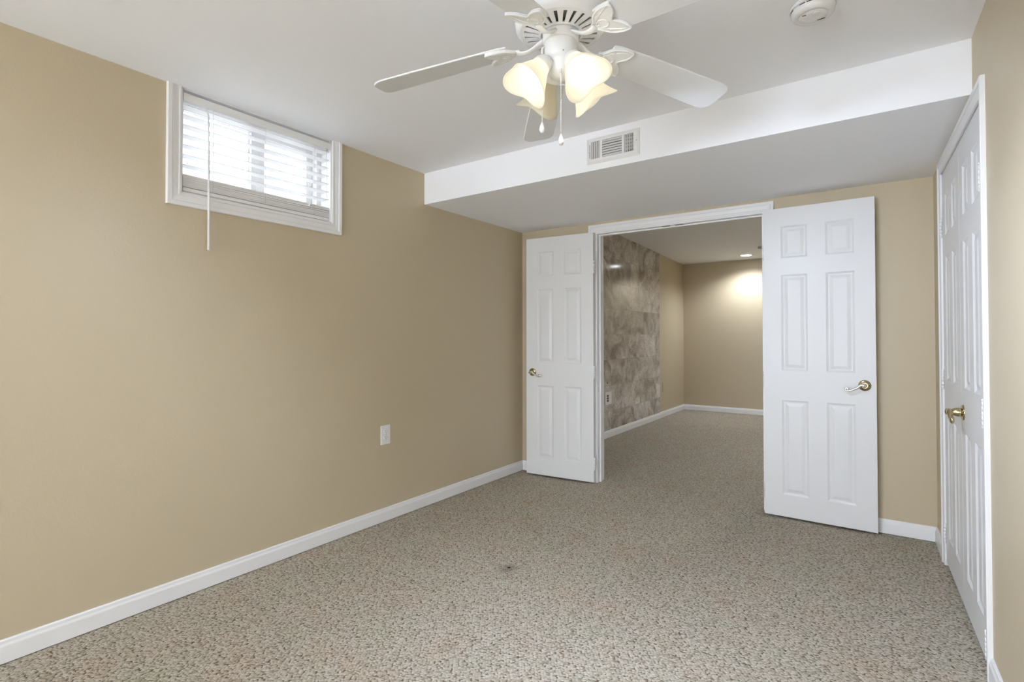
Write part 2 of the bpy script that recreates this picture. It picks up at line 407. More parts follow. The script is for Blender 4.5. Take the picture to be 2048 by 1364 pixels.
# doorway trim (trim_1)
t1 = struct(empty('trim_1', (1.355, D, 0)), 'white moulded casing and jamb around the double doorway', 'door frame')
def mp1(p, t): return Vector((p[0] - 1.355, -t, p[1]))
xl, xr, zt = OXL - 0.010, OXR + 0.011, OZT - 0.0
casing(t1, 'side_casing', lambda d: (xl - d, 0), lambda d: (xl - d, zt + d), mp1)
casing(t1, 'head_casing', lambda d: (xl - d, zt + d), lambda d: (xr + d, zt + d), mp1)
casing(t1, 'side_casing', lambda d: (xr + d, zt + d), lambda d: (xr + d, 0), mp1)
q = MB()
q.box((OXL - 1.355 - 0.012, -0.001, 0), (OXL - 1.355, WT + 0.001, OZT))
q.box((OXR - 1.355, -0.001, 0), (OXR - 1.355 + 0.012, WT + 0.001, OZT))
q.box((OXL - 1.355, -0.001, OZT - 0.012), (OXR - 1.355, WT + 0.001, OZT + 0.001))
q.build('jamb', 'trim', t1)
q = MB()
q.box((OXL - 1.355, 0.042, 0), (OXL - 1.355 + 0.011, 0.078, OZT - 0.012))
q.box((OXR - 1.355 - 0.011, 0.042, 0), (OXR - 1.355, 0.078, OZT - 0.012))
q.box((OXL - 1.355 + 0.011, 0.042, OZT - 0.023), (OXR - 1.355 - 0.011, 0.078, OZT - 0.012))
q.build('door_stop', 'trim', t1, bevel=0.002)
for x in (-0.055, 0.045):
    q = MB().box((x - 0.030, 0.006, OZT - 0.0145), (x + 0.030, 0.034, OZT - 0.012)).build('ball_catch', 'steel', t1)
    q['label'] = 'dark metal catch plate under the head'
# mirror casing on the next room's side
def mp1b(p, t): return Vector((p[0] - 1.355, WT + t, p[1]))
casing(t1, 'side_casing', lambda d: (xl - d, 0), lambda d: (xl - d, zt + d), mp1b)
casing(t1, 'side_casing', lambda d: (xr + d, zt + d), lambda d: (xr + d, 0), mp1b)
casing(t1, 'head_casing', lambda d: (xl - d, zt + d), lambda d: (xr + d, zt + d), mp1b)

# closet trim (trim_2)
t2 = struct(empty('trim_2', RW((0, 3.017, 0))), 'white casing around the closet doors on the right wall', 'door frame')
o2 = RW((0, 3.017, 0))
def mp2(p, t): return RW((t, p[0], p[1])) - o2
casing(t2, 'side_casing', lambda d: (CYN - d, 0), lambda d: (CYN - d, CZT + d), mp2)
casing(t2, 'head_casing', lambda d: (CYN - d, CZT + d), lambda d: (CYF + d, CZT + d), mp2)
casing(t2, 'side_casing', lambda d: (CYF + d, CZT + d), lambda d: (CYF + d, 0), mp2)
def o2f(p): return RW(p) - o2
q = MB().box((-0.1, CYN - 0.012, 0), (-0.001, CYN, CZT), o2f).box((-0.1, CYF, 0), (-0.001, CYF + 0.012, CZT), o2f).box((-0.1, CYN, CZT), (-0.001, CYF, CZT + 0.012), o2f)
q.build('jamb', 'trim', t2)
q = MB().box((-0.075, CYN, 0), (-0.040, CYN + 0.011, CZT), o2f).box((-0.075, CYF - 0.011, 0), (-0.040, CYF, CZT), o2f).box((-0.075, CYN + 0.011, CZT - 0.011), (-0.040, CYF - 0.011, CZT), o2f)
q.build('door_stop', 'trim', t2)

# ------------------------------------------------------------------ doors
def door_slab(w_, h_, th, sgn):
    """six-panel moulded leaf; front face y=0 looks to -y, x from 0 to sgn*w"""
    st = 0.171 * w_; pw = 0.2465 * w_; mu = w_ - 2 * st - 2 * pw
    xs = [0, st, st + pw, st + pw + mu, w_ - st, w_]
    k = h_ / 2.02
    zs = [0]
    for d in (0.143, 0.616, 0.192, 0.628, 0.110, 0.211, 0.120): zs.append(zs[-1] + d * k)
    mb = MB()
    for face, y0, dr in ((0, 0.0, 1), (1, th, -1)):
        for i in range(5):
            for j in range(7):
                x0, x1, z0, z1 = xs[i], xs[i + 1], zs[j], zs[j + 1]
                panel = i in (1, 3) and j in (1, 3, 5)
                rings = [(0, 0)]
                if panel: rings += [(0.004, 0.0025), (0.012, 0.0065), (0.020, 0.0065), (0.036, 0.0020), (0.040, 0.0012)]
                pts = [[(x0 + a, y0 + dr * dep, z0 + a), (x1 - a, y0 + dr * dep, z0 + a), (x1 - a, y0 + dr * dep, z1 - a), (x0 + a, y0 + dr * dep, z1 - a)] for a, dep in rings]
                for r0, r1 in zip(pts, pts[1:]):
                    mb.add(r0 + r1, [(e, (e + 1) % 4, 4 + (e + 1) % 4, 4 + e) for e in range(4)])
                mb.add(pts[-1], [(0, 1, 2, 3)])
    H_ = zs[-1]
    for i in range(5):
        mb.add([(xs[i], 0, 0), (xs[i + 1], 0, 0), (xs[i + 1], th, 0), (xs[i], th, 0)], [(0, 1, 2, 3)])
        mb.add([(xs[i], 0, H_), (xs[i + 1], 0, H_), (xs[i + 1], th, H_), (xs[i], th, H_)], [(0, 1, 2, 3)])
    for j in range(7):
        for x in (0, w_):
            mb.add([(x, 0, zs[j]), (x, 0, zs[j + 1]), (x, th, zs[j + 1]), (x, th, zs[j])], [(0, 1, 2, 3)])
    mb.v = [(sgn * x, y, z) for x, y, z in mb.v]
    return mb

def lever_handle(parent, x, z, sgn, y0=0.0, dy=-1, finish='nickel'):
    """rose on face y0, projecting dy; lever points along -sgn*x (towards the hinge)"""
    h = empty('handle', (0, 0, 0)); 
    T = Matrix.Translation((x, y0, z)) @ Matrix.Rotation(RAD(90) * (1 if dy < 0 else -1), 4, 'X')
    rose = MB().lathe([(0.0331, 0.0), (0.0331, 0.003), (0.031, 0.0055), (0.026, 0.0075), (0.021, 0.008), (0.0185, 0.011), (0.0165, 0.011), (0.0001, 0.0112)], 40, T)
    ob = rose.build('rose', 'brass', parent); ob['label'] = 'round brass rose of the lever handle'
    kk = 1.0
    np_ = [(0.0120, 0.008), (0.0105, 0.020), (0.0095, 0.036), (0.0115, 0.044), (0.0125, 0.050), (0.0105, 0.056), (0.0001, 0.058)]
    if finish == 'brasslever':       # the closet's lever has a fatter, flared neck
        kk = 1.3
        np_ = [(0.0190, 0.008), (0.0200, 0.016), (0.0175, 0.026), (0.0130, 0.038), (0.0120, 0.048), (0.0135, 0.056), (0.0110, 0.062), (0.0001, 0.064)]
    neck = MB().lathe(np_, 24, T)
    s = -sgn
    pts = []
    for t in range(0, 25):
        u = t / 24.0
        px = u * 0.088
        pz = 0.006 * sin(pi * min(1, u * 2.6)) - 0.033 * (1 - cos(pi * u)) / 2
        pts.append((px, pz))
    # scroll at the tip
    cx, cz = pts[-1][0] + 0.001, pts[-1][1] + 0.0105
    for t in range(1, 15):
        a = -pi / 2 + t * 0.40
        rr = 0.0105 * (1 - t * 0.042)
        pts.append((cx + rr * cos(a), cz + rr * sin(a)))
    n = len(pts)
    rad = [kk * (0.0098 - 0.0042 * min(1, i / 20.0)) for i in range(n)]
    neck.tube([(x + s * px, y0 + dy * 0.049, z + pz) for px, pz in pts], rad, 12)
    lv = neck.build('lever', finish, ob); lv['label'] = 'polished scroll lever'
    kh = MB().lathe([(0.0035, 0.0), (0.0035, 0.002), (0.0001, 0.0021)], 12, Matrix.Translation((0.021 * sgn, 0, 0.0)) @ Matrix.Translation((x, y0 + dy * 0.0078, z)) @ Matrix.Rotation(RAD(90) * (1 if dy < 0 else -1), 4, 'X'))
    k = kh.build('privacy_hole', 'dark', ob)
    bpy.data.objects.remove(h)
    return ob

def hinge(parent, x, y, z, sgn, leafs=True):
    mb = MB()
    for k in range(5):
        mb.lathe([(0.0001, z - 0.045 + k * 0.018), (0.0062, z - 0.0448 + k * 0.018), (0.0062, z - 0.0278 + k * 0.018), (0.0001, z - 0.0275 + k * 0.018)], 12, Matrix.Translation((x, y, 0)))
    for e in (-1, 1):
        mb.lathe([(0.0072, z + e * 0.0452), (0.0072, z + e * 0.048), (0.004, z + e * 0.053), (0.0001, z + e * 0.055)], 12, Matrix.Translation((x, y, 0)))
    o = mb.build('hinge', 'hinge', parent)
    return o

def make_door(name, hinge_xy, ang, w_, h_, sgn, gap, handle, hz, hx_in, label, hinge_z, hy):
    root = struct(empty(name, (hinge_xy[0], hinge_xy[1], gap), (0, 0, ang)), label, 'door')
    door_slab(w_, h_, 0.035, sgn).build('slab', 'door', root)
    if handle: lever_handle(root, sgn * (w_ - hx_in), hz - gap, sgn, finish='brasslever' if name == 'door_4' else 'nickel')
    for z in hinge_z: hinge(root, hy[0] * sgn, hy[1], z - gap, sgn)
    return root

LW = math.hypot(0.7306 - 0.1166, 3.8481 - 3.7977)
dL = make_door('door_1', (0.7290, 3.8475), math.atan2(3.8481 - 3.7977, 0.7306 - 0.1166), LW, 2.02, -1, 0.015, True, 0.885, 0.060,
               'narrow open white six-panel door leaf at the left of the doorway', (1.755, 0.90, 0.16), (-0.005, 0.004))
dR = make_door('door_2', (1.9900, 3.8417), math.atan2(3.8296 - 3.8417, 2.6053 - 1.9898), LW, 2.02, 1, 0.015, True, 0.892, 0.058,
               'large open white six-panel door leaf at the right of the doorway', (1.755, 0.90, 0.16), (-0.005, 0.039))
for o in (dL, dR):   # latch plate and edge strike on the free edge
    s = -1 if o is dL else 1
    q = MB().box((s * LW - 0.0008, 0.006, 0.84), (s * LW + 0.0008, 0.029, 0.90)).build('latch_plate', 'brass', o)
pn = RW((0, CYN + 0.003, 0)); pf = RW((0, CYF - 0.003, 0))
cwid = (CYF - CYN - 0.009) / 2
AC = -pi / 2 + math.atan(RA)
dF = make_door('door_3', (pf.x, pf.y), AC, cwid, 2.0185, 1, 0.018, False, 0.86, 0.05, 'far leaf of the white closet double doors, beside the room corner', (1.76, 0.965, 0.165), (-0.003, -0.0065))
dN = make_door('door_4', (pn.x, pn.y), AC, cwid, 2.0185, -1, 0.018, True, 0.862, 0.050, 'near leaf of the white closet double doors, carrying the brass lever', (1.76, 0.915, 0.10), (-0.003, -0.0065))

# ------------------------------------------------------------------ unseen patio door, added to let soft daylight into the room
pd = struct(empty('added_daylight_door', ((GX0 + GX1) / 2, YB, 0)), 'added white framed glazed patio door, unseen behind the camera, letting in fill daylight', 'door')
gx = (GX1 - GX0) / 2
MB().box((-gx, -0.09, 0), (-gx + 0.04, -0.01, GZ)).box((gx - 0.04, -0.09, 0), (gx, -0.01, GZ)).box((-gx + 0.04, -0.09, GZ - 0.04), (gx - 0.04, -0.01, GZ)).box((-gx + 0.04, -0.09, 0), (gx - 0.04, -0.01, 0.03)).build('door_frame', 'vinyl', pd)
for x0, x1, y in ((-gx + 0.04, 0.03, -0.045), (-0.03, gx - 0.04, -0.085)):
    so = MB().box((x0, y, 0.03), (x0 + 0.06, y + 0.035, GZ - 0.04)).box((x1 - 0.06, y, 0.03), (x1, y + 0.035, GZ - 0.04)).box((x0 + 0.06, y, 0.03), (x1 - 0.06, y + 0.035, 0.12)).box((x0 + 0.06, y, GZ - 0.10), (x1 - 0.06, y + 0.035, GZ - 0.04)).build('sash', 'vinyl', pd)
    MB().box((x0 + 0.06, y + 0.015, 0.12), (x1 - 0.06, y + 0.020, GZ - 0.10)).build('pane', 'clearglass', so)

# ------------------------------------------------------------------ window
win = struct(empty('window_1', (0, 1.495, 1.85)), 'small high white-framed slider window in the long wall', 'window')
def wl(p): return Vector((p[0], p[1] - 1.495, p[2] - 1.85))
def mpw(p, t): return Vector((t * 1.1, p[0] - 1.495, p[1] - 1.85))
casing(win, 'side_casing', lambda d: (WY0 + 0.003 - d, H), lambda d: (WY0 + 0.003 - d, WZ0 + 0.003 - d), mpw)
casing(win, 'sill_casing', lambda d: (WY0 + 0.003 - d, WZ0 + 0.003 - d), lambda d: (WY1 - 0.003 + d, WZ0 + 0.003 - d), mpw)
casing(win, 'side_casing', lambda d: (WY1 - 0.003 + d, WZ0 + 0.003 - d), lambda d: (WY1 - 0.003 + d, H), mpw)
q = MB().box((-0.215, WY0, WZ0), (0.0, WY0 + 0.010, H), wl).box((-0.215, WY1 - 0.010, WZ0), (0.0, WY1, H), wl).box((-0.215, WY0, WZ0), (0.0, WY1, WZ0 + 0.010), wl)
q.box((-0.215, WY0, H - 0.008), (0.0, WY1, H), wl)
q.build('jamb_liner', 'trim', win)
a0, a1, z0, z1 = WY0 + 0.010, WY1 - 0.010, WZ0 + 0.010, H - 0.008
q = MB()
q.box((-0.17, a0, z0), (-0.095, a0 + 0.028, z1), wl).box((-0.17, a1 - 0.028, z0), (-0.095, a1, z1), wl)
q.box((-0.17, a0 + 0.028, z0), (-0.095, a1 - 0.028, z0 + 0.03), wl).box((-0.17, a0 + 0.028, z1 - 0.03), (-0.095, a1 - 0.028, z1), wl)
q.build('window_frame', 'vinyl', win, bevel=0.002)
def sash(y0, y1, xa, xb, lw, rw):
    s_ = MB().box((xa, y0, z0 + 0.03), (xb, y0 + lw, z1 - 0.03), wl).box((xa, y1 - rw, z0 + 0.03), (xb, y1, z1 - 0.03), wl)
    s_.box((xa, y0 + lw, z0 + 0.03), (xb, y1 - rw, z0 + 0.062), wl).box((xa, y0 + lw, z1 - 0.055), (xb, y1 - rw, z1 - 0.03), wl)
    so = s_.build('sash', 'vinyl', win, bevel=0.002)
    xm = (xa + xb) / 2
    MB().box((xm - 0.002, y0 + lw, z0 + 0.062), (xm + 0.002, y1 - rw, z1 - 0.055), wl).build('pane', 'glass', so)
sash(a0 + 0.028, 1.505, -0.125, -0.100, 0.016, 0.032)
sash(1.485, a1 - 0.028, -0.165, -0.140, 0.085, 0.040)

# ------------------------------------------------------------------ window blind
bl = tag(empty('window_blind', (0.0, 1.495, 2.30)), 'white horizontal slat blind, half lowered in the small high window', 'blind')
def bw(p): return Vector((p[0], p[1] - 1.495, p[2] - 2.30))
BY0, BY1 = WY0 + 0.014, WY1 - 0.013
XB = -0.033
MB().box((-0.062, BY0, H - 0.054), (-0.004, BY1, H - 0.024), bw).build('headrail', 'blind', bl, bevel=0.003)
MB().box((-0.003, BY0 - 0.002, H - 0.060), (0.001, BY1 + 0.002, H - 0.021), bw).build('valance', 'blind', bl, bevel=0.001)
def slat(z, tilt=0.03, dz=0.0, th=0.0013):
    n = 6; top = []; bot = []
    mb = MB(); r0 = []; r1 = []
    pts = []
    for i in range(n + 1):
        u = i / n; x = -0.025 + 0.05 * u; pts.append((XB + x, z + 0.0035 * (1 - (2 * u - 1) ** 2) + tilt * x + th))
    for i in range(n, -1, -1):
        u = i / n; x = -0.025 + 0.05 * u; pts.append((XB + x, z + 0.0035 * (1 - (2 * u - 1) ** 2) + tilt * x - th))
    ra = [bw((x, BY0 + 0.002, zz)) for x, zz in pts]; rb = [bw((x, BY1 - 0.002, zz + dz)) for x, zz in pts]
    mb.loft([ra, rb], True, True, False)
    return mb
zs_ = [2.268 - 0.0465 * i for i in range(7)]
for z in zs_: slat(z, 0.06).build('slat', 'blind', bl)
zp = 1.948
for i in range(13):
    slat(1.8875 + 0.0046 * i, 0.02 + 0.03 * random.random(), random.uniform(-0.001, 0.001), 0.0019).build('slat', 'blind', bl)
MB().box((XB - 0.025, BY0 + 0.002, 1.866), (XB + 0.025, BY1 - 0.002, 1.884), bw).build('bottom_rail', 'blind', bl, bevel=0.003)
for y in (1.235, 1.500, 1.790):
    q = MB()
    for x in (XB - 0.0265, XB + 0.0265):
        q.tube([bw((x, y, 2.29)), bw((x, y, 1.885))], 0.0009, 6)
    q.build('ladder_cord', 'cord', bl)
q = MB().tube([bw((0.012, 1.195, 2.275)), bw((0.020, 1.195, 2.255)), bw((0.024, 1.198, 2.24))], 0.0022, 8)
q.tube([bw((0.024, 1.198, 2.24)), bw((0.026, 1.200, 2.05))], 0.0038, 6)
q.tube([bw((0.026, 1.200, 2.05)), bw((0.028, 1.203, 1.60))], [0.0042, 0.0062], 6)
q.build('wand', 'blind', bl)
q = MB()
q.tube([bw((0.004, 1.86, 2.288)), bw((0.008, 1.862, 2.05)), bw((0.006, 1.85, 1.93)), bw((0.0, 1.80, 1.915)), bw((-0.002, 1.76, 1.935))], 0.0010, 6)
q.sphere(bw((-0.002, 1.757, 1.93)), 0.006, 10, 6, 1.8)
q.build('lift_cord', 'cord', bl)

# ------------------------------------------------------------------ ground outside the window
g = MB().box((-14, -8, 1.60), (-0.23, 14, 1.66))
struct(g.build('ground', 'soil'), 'pale ground outside the small high window', 'ground')

# ------------------------------------------------------------------ ceiling fan
FX, FY = 1.78, 1.485
fan = tag(empty('ceiling_fan', (FX, FY, H)), 'white five-blade ceiling fan with four tulip-shaped glass lamp shades', 'ceiling fan')
def zf(z): return z - H
P = lambda prof: [(r, zf(z)) for r, z in prof]
MB().lathe(P([(0.0001, H - 0.001), (0.118, H - 0.001), (0.120, 2.32), (0.128, 2.30), (0.140, 2.27), (0.148, 2.235), (0.150, 2.215), (0.147, 2.198), (0.139, 2.188), (0.133, 2.185)]), 64).build('motor_housing', 'fanwhite', fan)
# vented underside
NS = 24; seg = NS * 8
rp = [(0.133, 2.185), (0.120, 2.1835), (0.073, 2.176), (0.066, 2.174)]
mb = MB()
for k in range(seg):
    a = 2 * pi * k / seg; a2 = 2 * pi * (k + 1) / seg
    inslot = (k % 8) in (2, 3, 4)
    for (ra, z_a), (rb_, z_b) in zip(rp, rp[1:]):
        if inslot and ra == 0.120: continue
        mb.add([(ra * cos(a), ra * sin(a), zf(z_a)), (ra * cos(a2), ra * sin(a2), zf(z_a)), (rb_ * cos(a2), rb_ * sin(a2), zf(z_b)), (rb_ * cos(a), rb_ * sin(a), zf(z_b))], [(0, 1, 2, 3)])
ring = mb.build('vent_ring', 'fanwhite', fan)
sd = ring.modifiers.new('thick', 'SOLIDIFY'); sd.thickness = 0.004; sd.offset = -1
MB().lathe(P([(0.130, 2.200), (0.080, 2.196), (0.0001, 2.196)]), 48).build('motor', 'motorgrey', fan)
MB().lathe(P([(0.0655, 2.176), (0.064, 2.184), (0.060, 2.186), (0.0585, 2.183), (0.0585, 2.151), (0.057, 2.148), (0.0001, 2.148)]), 48).build('rotor_hub', 'fanwhite', fan)
MB().lathe(P([(0.0001, 2.149), (0.0515, 2.149), (0.0530, 2.145), (0.0530, 2.100), (0.050, 2.091), (0.042, 2.088), (0.038, 2.082), (0.037, 2.050), (0.031, 2.045), (0.026, 2.034), (0.012, 2.028), (0.0001, 2.027)]), 48).build('switch_housing', 'fanwhite', fan)
sw = MB().sphere((0.053 * cos(RAD(-52)), 0.053 * sin(RAD(-52)), zf(2.098)), 0.0022, 8, 6).build('screw', 'greyplastic', fan)

TH0 = RAD(128.876)
def blade_out():
    pts = []
    x0, x1 = 0.175, 0.660
    top = [(x0, 0.050), (0.20, 0.056), (0.30, 0.061), (0.45, 0.066), (0.58, 0.0685)]
    rc = 0.045
    for k in range(7):
        a = pi / 2 - k * (pi / 2) / 6
        top.append((x1 - rc + rc * cos(a), 0.069 - rc + rc * sin(a)))
    rc2 = 0.030
    bot = []
    for k in range(7):
        a = -k * (pi / 2) / 6
        bot.append((x1 - rc2 + rc2 * cos(a), -0.069 + rc2 + rc2 * sin(a)))
    bot += [(0.58, -0.0685), (0.45, -0.066), (0.30, -0.061), (0.20, -0.056), (x0, -0.050)]
    return top + bot
BO = blade_out()
def medallion(mirror=1):
    half = [(0.138, 0.0095), (0.150, 0.0125), (0.158, 0.020), (0.166, 0.032), (0.178, 0.045), (0.196, 0.055), (0.220, 0.061), (0.244, 0.0605), (0.247, 0.057), (0.244, 0.040), (0.236, 0.024), (0.222, 0.010), (0.214, 0.0)]
    return half + [(x, -y) for x, y in reversed(half[:-1])]
MO = medallion()
pitch = RAD(-12)
for k in range(5):
    a = TH0 + k * 2 * pi / 5
    Rz = Matrix.Rotation(a, 4, 'Z'); Rp = Matrix.Rotation(pitch, 4, 'X'); Rd = Matrix.Rotation(RAD(7.8), 4, 'Y')
    Tm = Matrix.Translation((0, 0, zf(2.136)))
    piv = Matrix.Translation((0.20, 0, 0)); pin = Matrix.Translation((-0.20, 0, 0))
    TB = Rz @ Tm @ piv @ Rd @ Rp @ pin
    iron = MB()
    f = lambda p: TB @ p
    iron.prism(MO, -0.008, -0.001, f)
    # raised rim, scroll ring and leaf ribs
    rim = [(x * 0.985 + 0.003, y * 0.94) for x, y in MO[1:-1]]
    iron.tube([f(Vector((x, y, -0.0085))) for x, y in rim], 0.0036, 6)
    iron.tube([f(Vector((0.180 + 0.020 * cos(t), 0.016 * sin(t), -0.0085))) for t in [2 * pi * i / 24 for i in range(25)]], 0.0028, 6)
    for s in (1, -1):
        iron.tube([f(Vector((x, s * y, -0.0085))) for x, y in [(0.158, 0.006), (0.172, 0.022), (0.192, 0.034), (0.218, 0.046), (0.238, 0.053)]], [0.003, 0.003, 0.0028, 0.0022, 0.001], 6)
    for x, y in ((0.185, 0.034), (0.185, -0.034), (0.165, 0.0)):
        iron.lathe([(0.0045, -0.0105), (0.0035, -0.0115), (0.0001, -0.012)], 10, TB @ Matrix.Translation((x, y, 0)))
    # arm from the hub
    arm = []
    for u in range(9):
        t = u / 8; r = 0.056 + 0.094 * t
        z = 2.163 - (2.163 - 2.137) * (3 * t * t - 2 * t ** 3) - 0.014 * sin(pi * t)
        arm.append(Rz @ Vector((r, 0, zf(z))))
    iron.tube(arm, [0.016, 0.015, 0.0135, 0.012, 0.0115, 0.0115, 0.012, 0.0125, 0.0125], 12, flat=0.42)
    iron.build('blade_iron', 'fanwhite', fan)
    MB().prism(BO, 0.0, 0.0065, f).build('blade', 'blade', fan, bevel=0.002)

# lamp arms, cups, shades and bulbs
tilt = RAD(52)
for k, az in enumerate((-27, 63, 153, 243)):
    A = RAD(az)
    ax = Vector((cos(A) * cos(tilt), sin(A) * cos(tilt), -sin(tilt)))
    rimc = Vector((0.135 * cos(A), 0.135 * sin(A), zf(1.980)))
    neck = rimc - ax * 0.100
    zax = ax; xax = Vector((-sin(A), cos(A), 0)); yax = zax.cross(xax)
    T = Matrix(((xax.x, yax.x, zax.x, neck.x), (xax.y, yax.y, zax.y, neck.y), (xax.z, yax.z, zax.z, neck.z), (0, 0, 0, 1)))
    cup = MB().tube([Vector((0.030 * cos(A), 0.030 * sin(A), zf(2.072))), Vector((0.045 * cos(A), 0.045 * sin(A), zf(2.070))), neck - ax * 0.022], [0.012, 0.013, 0.015], 14)
    cup.lathe([(0.0001, -0.034), (0.014, -0.034), (0.020, -0.026), (0.0290, -0.010), (0.0310, 0.004), (0.0310, 0.012), (0.0290, 0.012), (0.0285, 0.0)], 32, T)
    holder = cup.build('lamp_holder', 'fanwhite', fan)
    rot = RAD(30)
    prof = [(0.0275, 0.002), (0.0285, 0.010), (0.032, 0.022), (0.0385, 0.036), (0.0455, 0.050), (0.0515, 0.064), (0.0575, 0.078), (0.0640, 0.090), (0.0710, 0.101)]
    rings = []
    sg = 72
    for r, s_ in prof:
        t = max(0.0, (s_ - 0.015) / 0.086); row = []
        for j in range(sg):
            ph = 2 * pi * j / sg
            c3 = cos(3 * (ph - rot) + 0.0)
            rr = r * (1 + 0.16 * c3 * t ** 1.3); ss = s_ + 0.0075 * c3 * t ** 2
            row.append(T @ Vector((rr * cos(ph), rr * sin(ph), ss)))
        rings.append(row)
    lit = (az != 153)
    sh = MB().loft(rings, True, False, True).build('lamp_shade', 'shadeglow' if lit else 'shade', fan, recalc=True)
    so = sh.modifiers.new('thick', 'SOLIDIFY'); so.thickness = 0.003; so.offset = -1
    sh['label'] = ('lit' if lit else 'unlit') + ' cream glass tulip shade'
    bulb = MB().lathe([(0.0001, 0.068), (0.010, 0.0665), (0.018, 0.061), (0.0225, 0.052), (0.023, 0.045), (0.020, 0.035), (0.014, 0.024), (0.012, 0.014), (0.012, 0.0)], 20, T)
    bo = bulb.build('bulb', 'bulb' if lit else 'plastic', sh)
    if lit:
        ld = bpy.data.lights.new('lamp_light', 'SPOT'); ld.energy = SPOT_W; ld.color = COOL
        ld.spot_size = RAD(140); ld.spot_blend = 0.8; ld.shadow_soft_size = 0.022
        lo = bpy.data.objects.new('lamp_light', ld); COL.objects.link(lo); lo.parent = sh
        lo.matrix_local = T @ Matrix.Translation((0, 0, 0.088)) @ Matrix.Rotation(pi, 4, 'X')

def chain(name, pts_top, ztop, zend, fit):
    x, y = pts_top
    mb = MB()
    n = int((ztop - zend - 0.036) / 0.0048)
    for i in range(n): mb.sphere((x, y, zf(ztop - i * 0.0048)), 0.0021, 6, 4)
    mb.tube([(x, y, zf(ztop)), (x, y, zf(zend + 0.03))], 0.0008, 5)
    if fit:
        mb.tube([(x * 0.85, y * 0.85, zf(ztop + 0.055)), (x, y, zf(ztop + 0.050)), (x, y, zf(ztop + 0.03))], 0.0035, 8)
        mb.tube([(x, y, zf(ztop + 0.034)), (x, y, zf(ztop - 0.004))], 0.0028, 8)
    c = mb.build('pull_chain', 'plastic', fan)
    d = MB().lathe([(0.0001, zf(zend)), (0.0055, zf(zend + 0.001)), (0.0085, zf(zend + 0.006)), (0.0092, zf(zend + 0.012)), (0.0072, zf(zend + 0.022)), (0.0035, zf(zend + 0.032)), (0.0018, zf(zend + 0.037)), (0.0001, zf(zend + 0.038))], 20, Matrix.Translation((x, y, 0)))
    d.build('chain_pull', 'plastic', c)
chain('pull_chain', (0.032 * cos(RAD(-60)), 0.032 * sin(RAD(-60))), 2.005, 1.802, True)
chain('pull_chain', (0.061 * cos(RAD(210)), 0.061 * sin(RAD(210))), 2.085, 1.856, True)

# ------------------------------------------------------------------ smoke detector
sm = tag(empty('smoke_detector', (2.445, 2.085, H)), 'round white smoke detector on the ceiling near the soffit', 'smoke detector')
MB().lathe([(0.0001, 0), (0.072, 0), (0.072, -0.008), (0.070, -0.010), (0.069, -0.012)], 56).build('base', 'plastic', sm)
mb = MB().lathe([(0.066, -0.010), (0.0685, -0.013), (0.0685, -0.020), (0.066, -0.030), (0.061, -0.036), (0.054, -0.0385), (0.047, -0.0385), (0.046, -0.0370), (0.044, -0.0370), (0.043, -0.0395), (0.026, -0.0405), (0.0001, -0.041)], 56)
mb.build('cover', 'plastic', sm)
for k in range(18):
    a = 2 * pi * k / 18
    if k % 3 == 2: continue
    mb = MB(); n = 4
    for j in range(n):
        b0 = a + j * 0.07; b1 = a + (j + 1) * 0.07
        mb.add([(0.0690 * cos(b0), 0.0690 * sin(b0), -0.0150), (0.0690 * cos(b1), 0.0690 * sin(b1), -0.0150), (0.0688 * cos(b1), 0.0688 * sin(b1), -0.0182), (0.0688 * cos(b0), 0.0688 * sin(b0), -0.0182)], [(0, 1, 2, 3)])
    mb.build('vent_slot', 'dark', sm)
MB().lathe([(0.012, -0.0395), (0.012, -0.0435), (0.010, -0.0445), (0.0001, -0.0445)], 24, Matrix.Translation((0.012, -0.022, 0))).build('test_button', 'plastic', sm)
MB().box((-0.030, -0.030, -0.0412), (-0.018, -0.026, -0.0402)).build('indicator_slot', 'dark', sm)
MB().box((0.010, 0.026, -0.0410), (0.034, 0.029, -0.0390)).build('indicator_slot', 'dark', sm)

# ------------------------------------------------------------------ air vent on the soffit
VX, VZ = 1.4340, 2.2310
vt = tag(empty('air_vent', (VX, YS, VZ)), 'white three-way metal air register on the soffit face', 'air vent')
vw, vh = 0.1555, 0.0720
holes = [(-0.128, -0.073), (-0.060, 0.056), (0.070, 0.122)]
hz0, hz1 = -0.046, 0.050
def yv(y): return -y
mb = MB()
xs = [-vw + 0.012, holes[0][0], holes[0][1], holes[1][0], holes[1][1], holes[2][0], holes[2][1], vw - 0.012]
for i in range(7):
    hole = i in (1, 3, 5)
    for zA, zB, mid in ((-vh + 0.012, hz0, 0), (hz0, hz1, 1), (hz1, vh - 0.012, 0)):
        if hole and mid: continue
        mb.box((xs[i], -0.010, zA), (xs[i + 1], -0.006, zB))
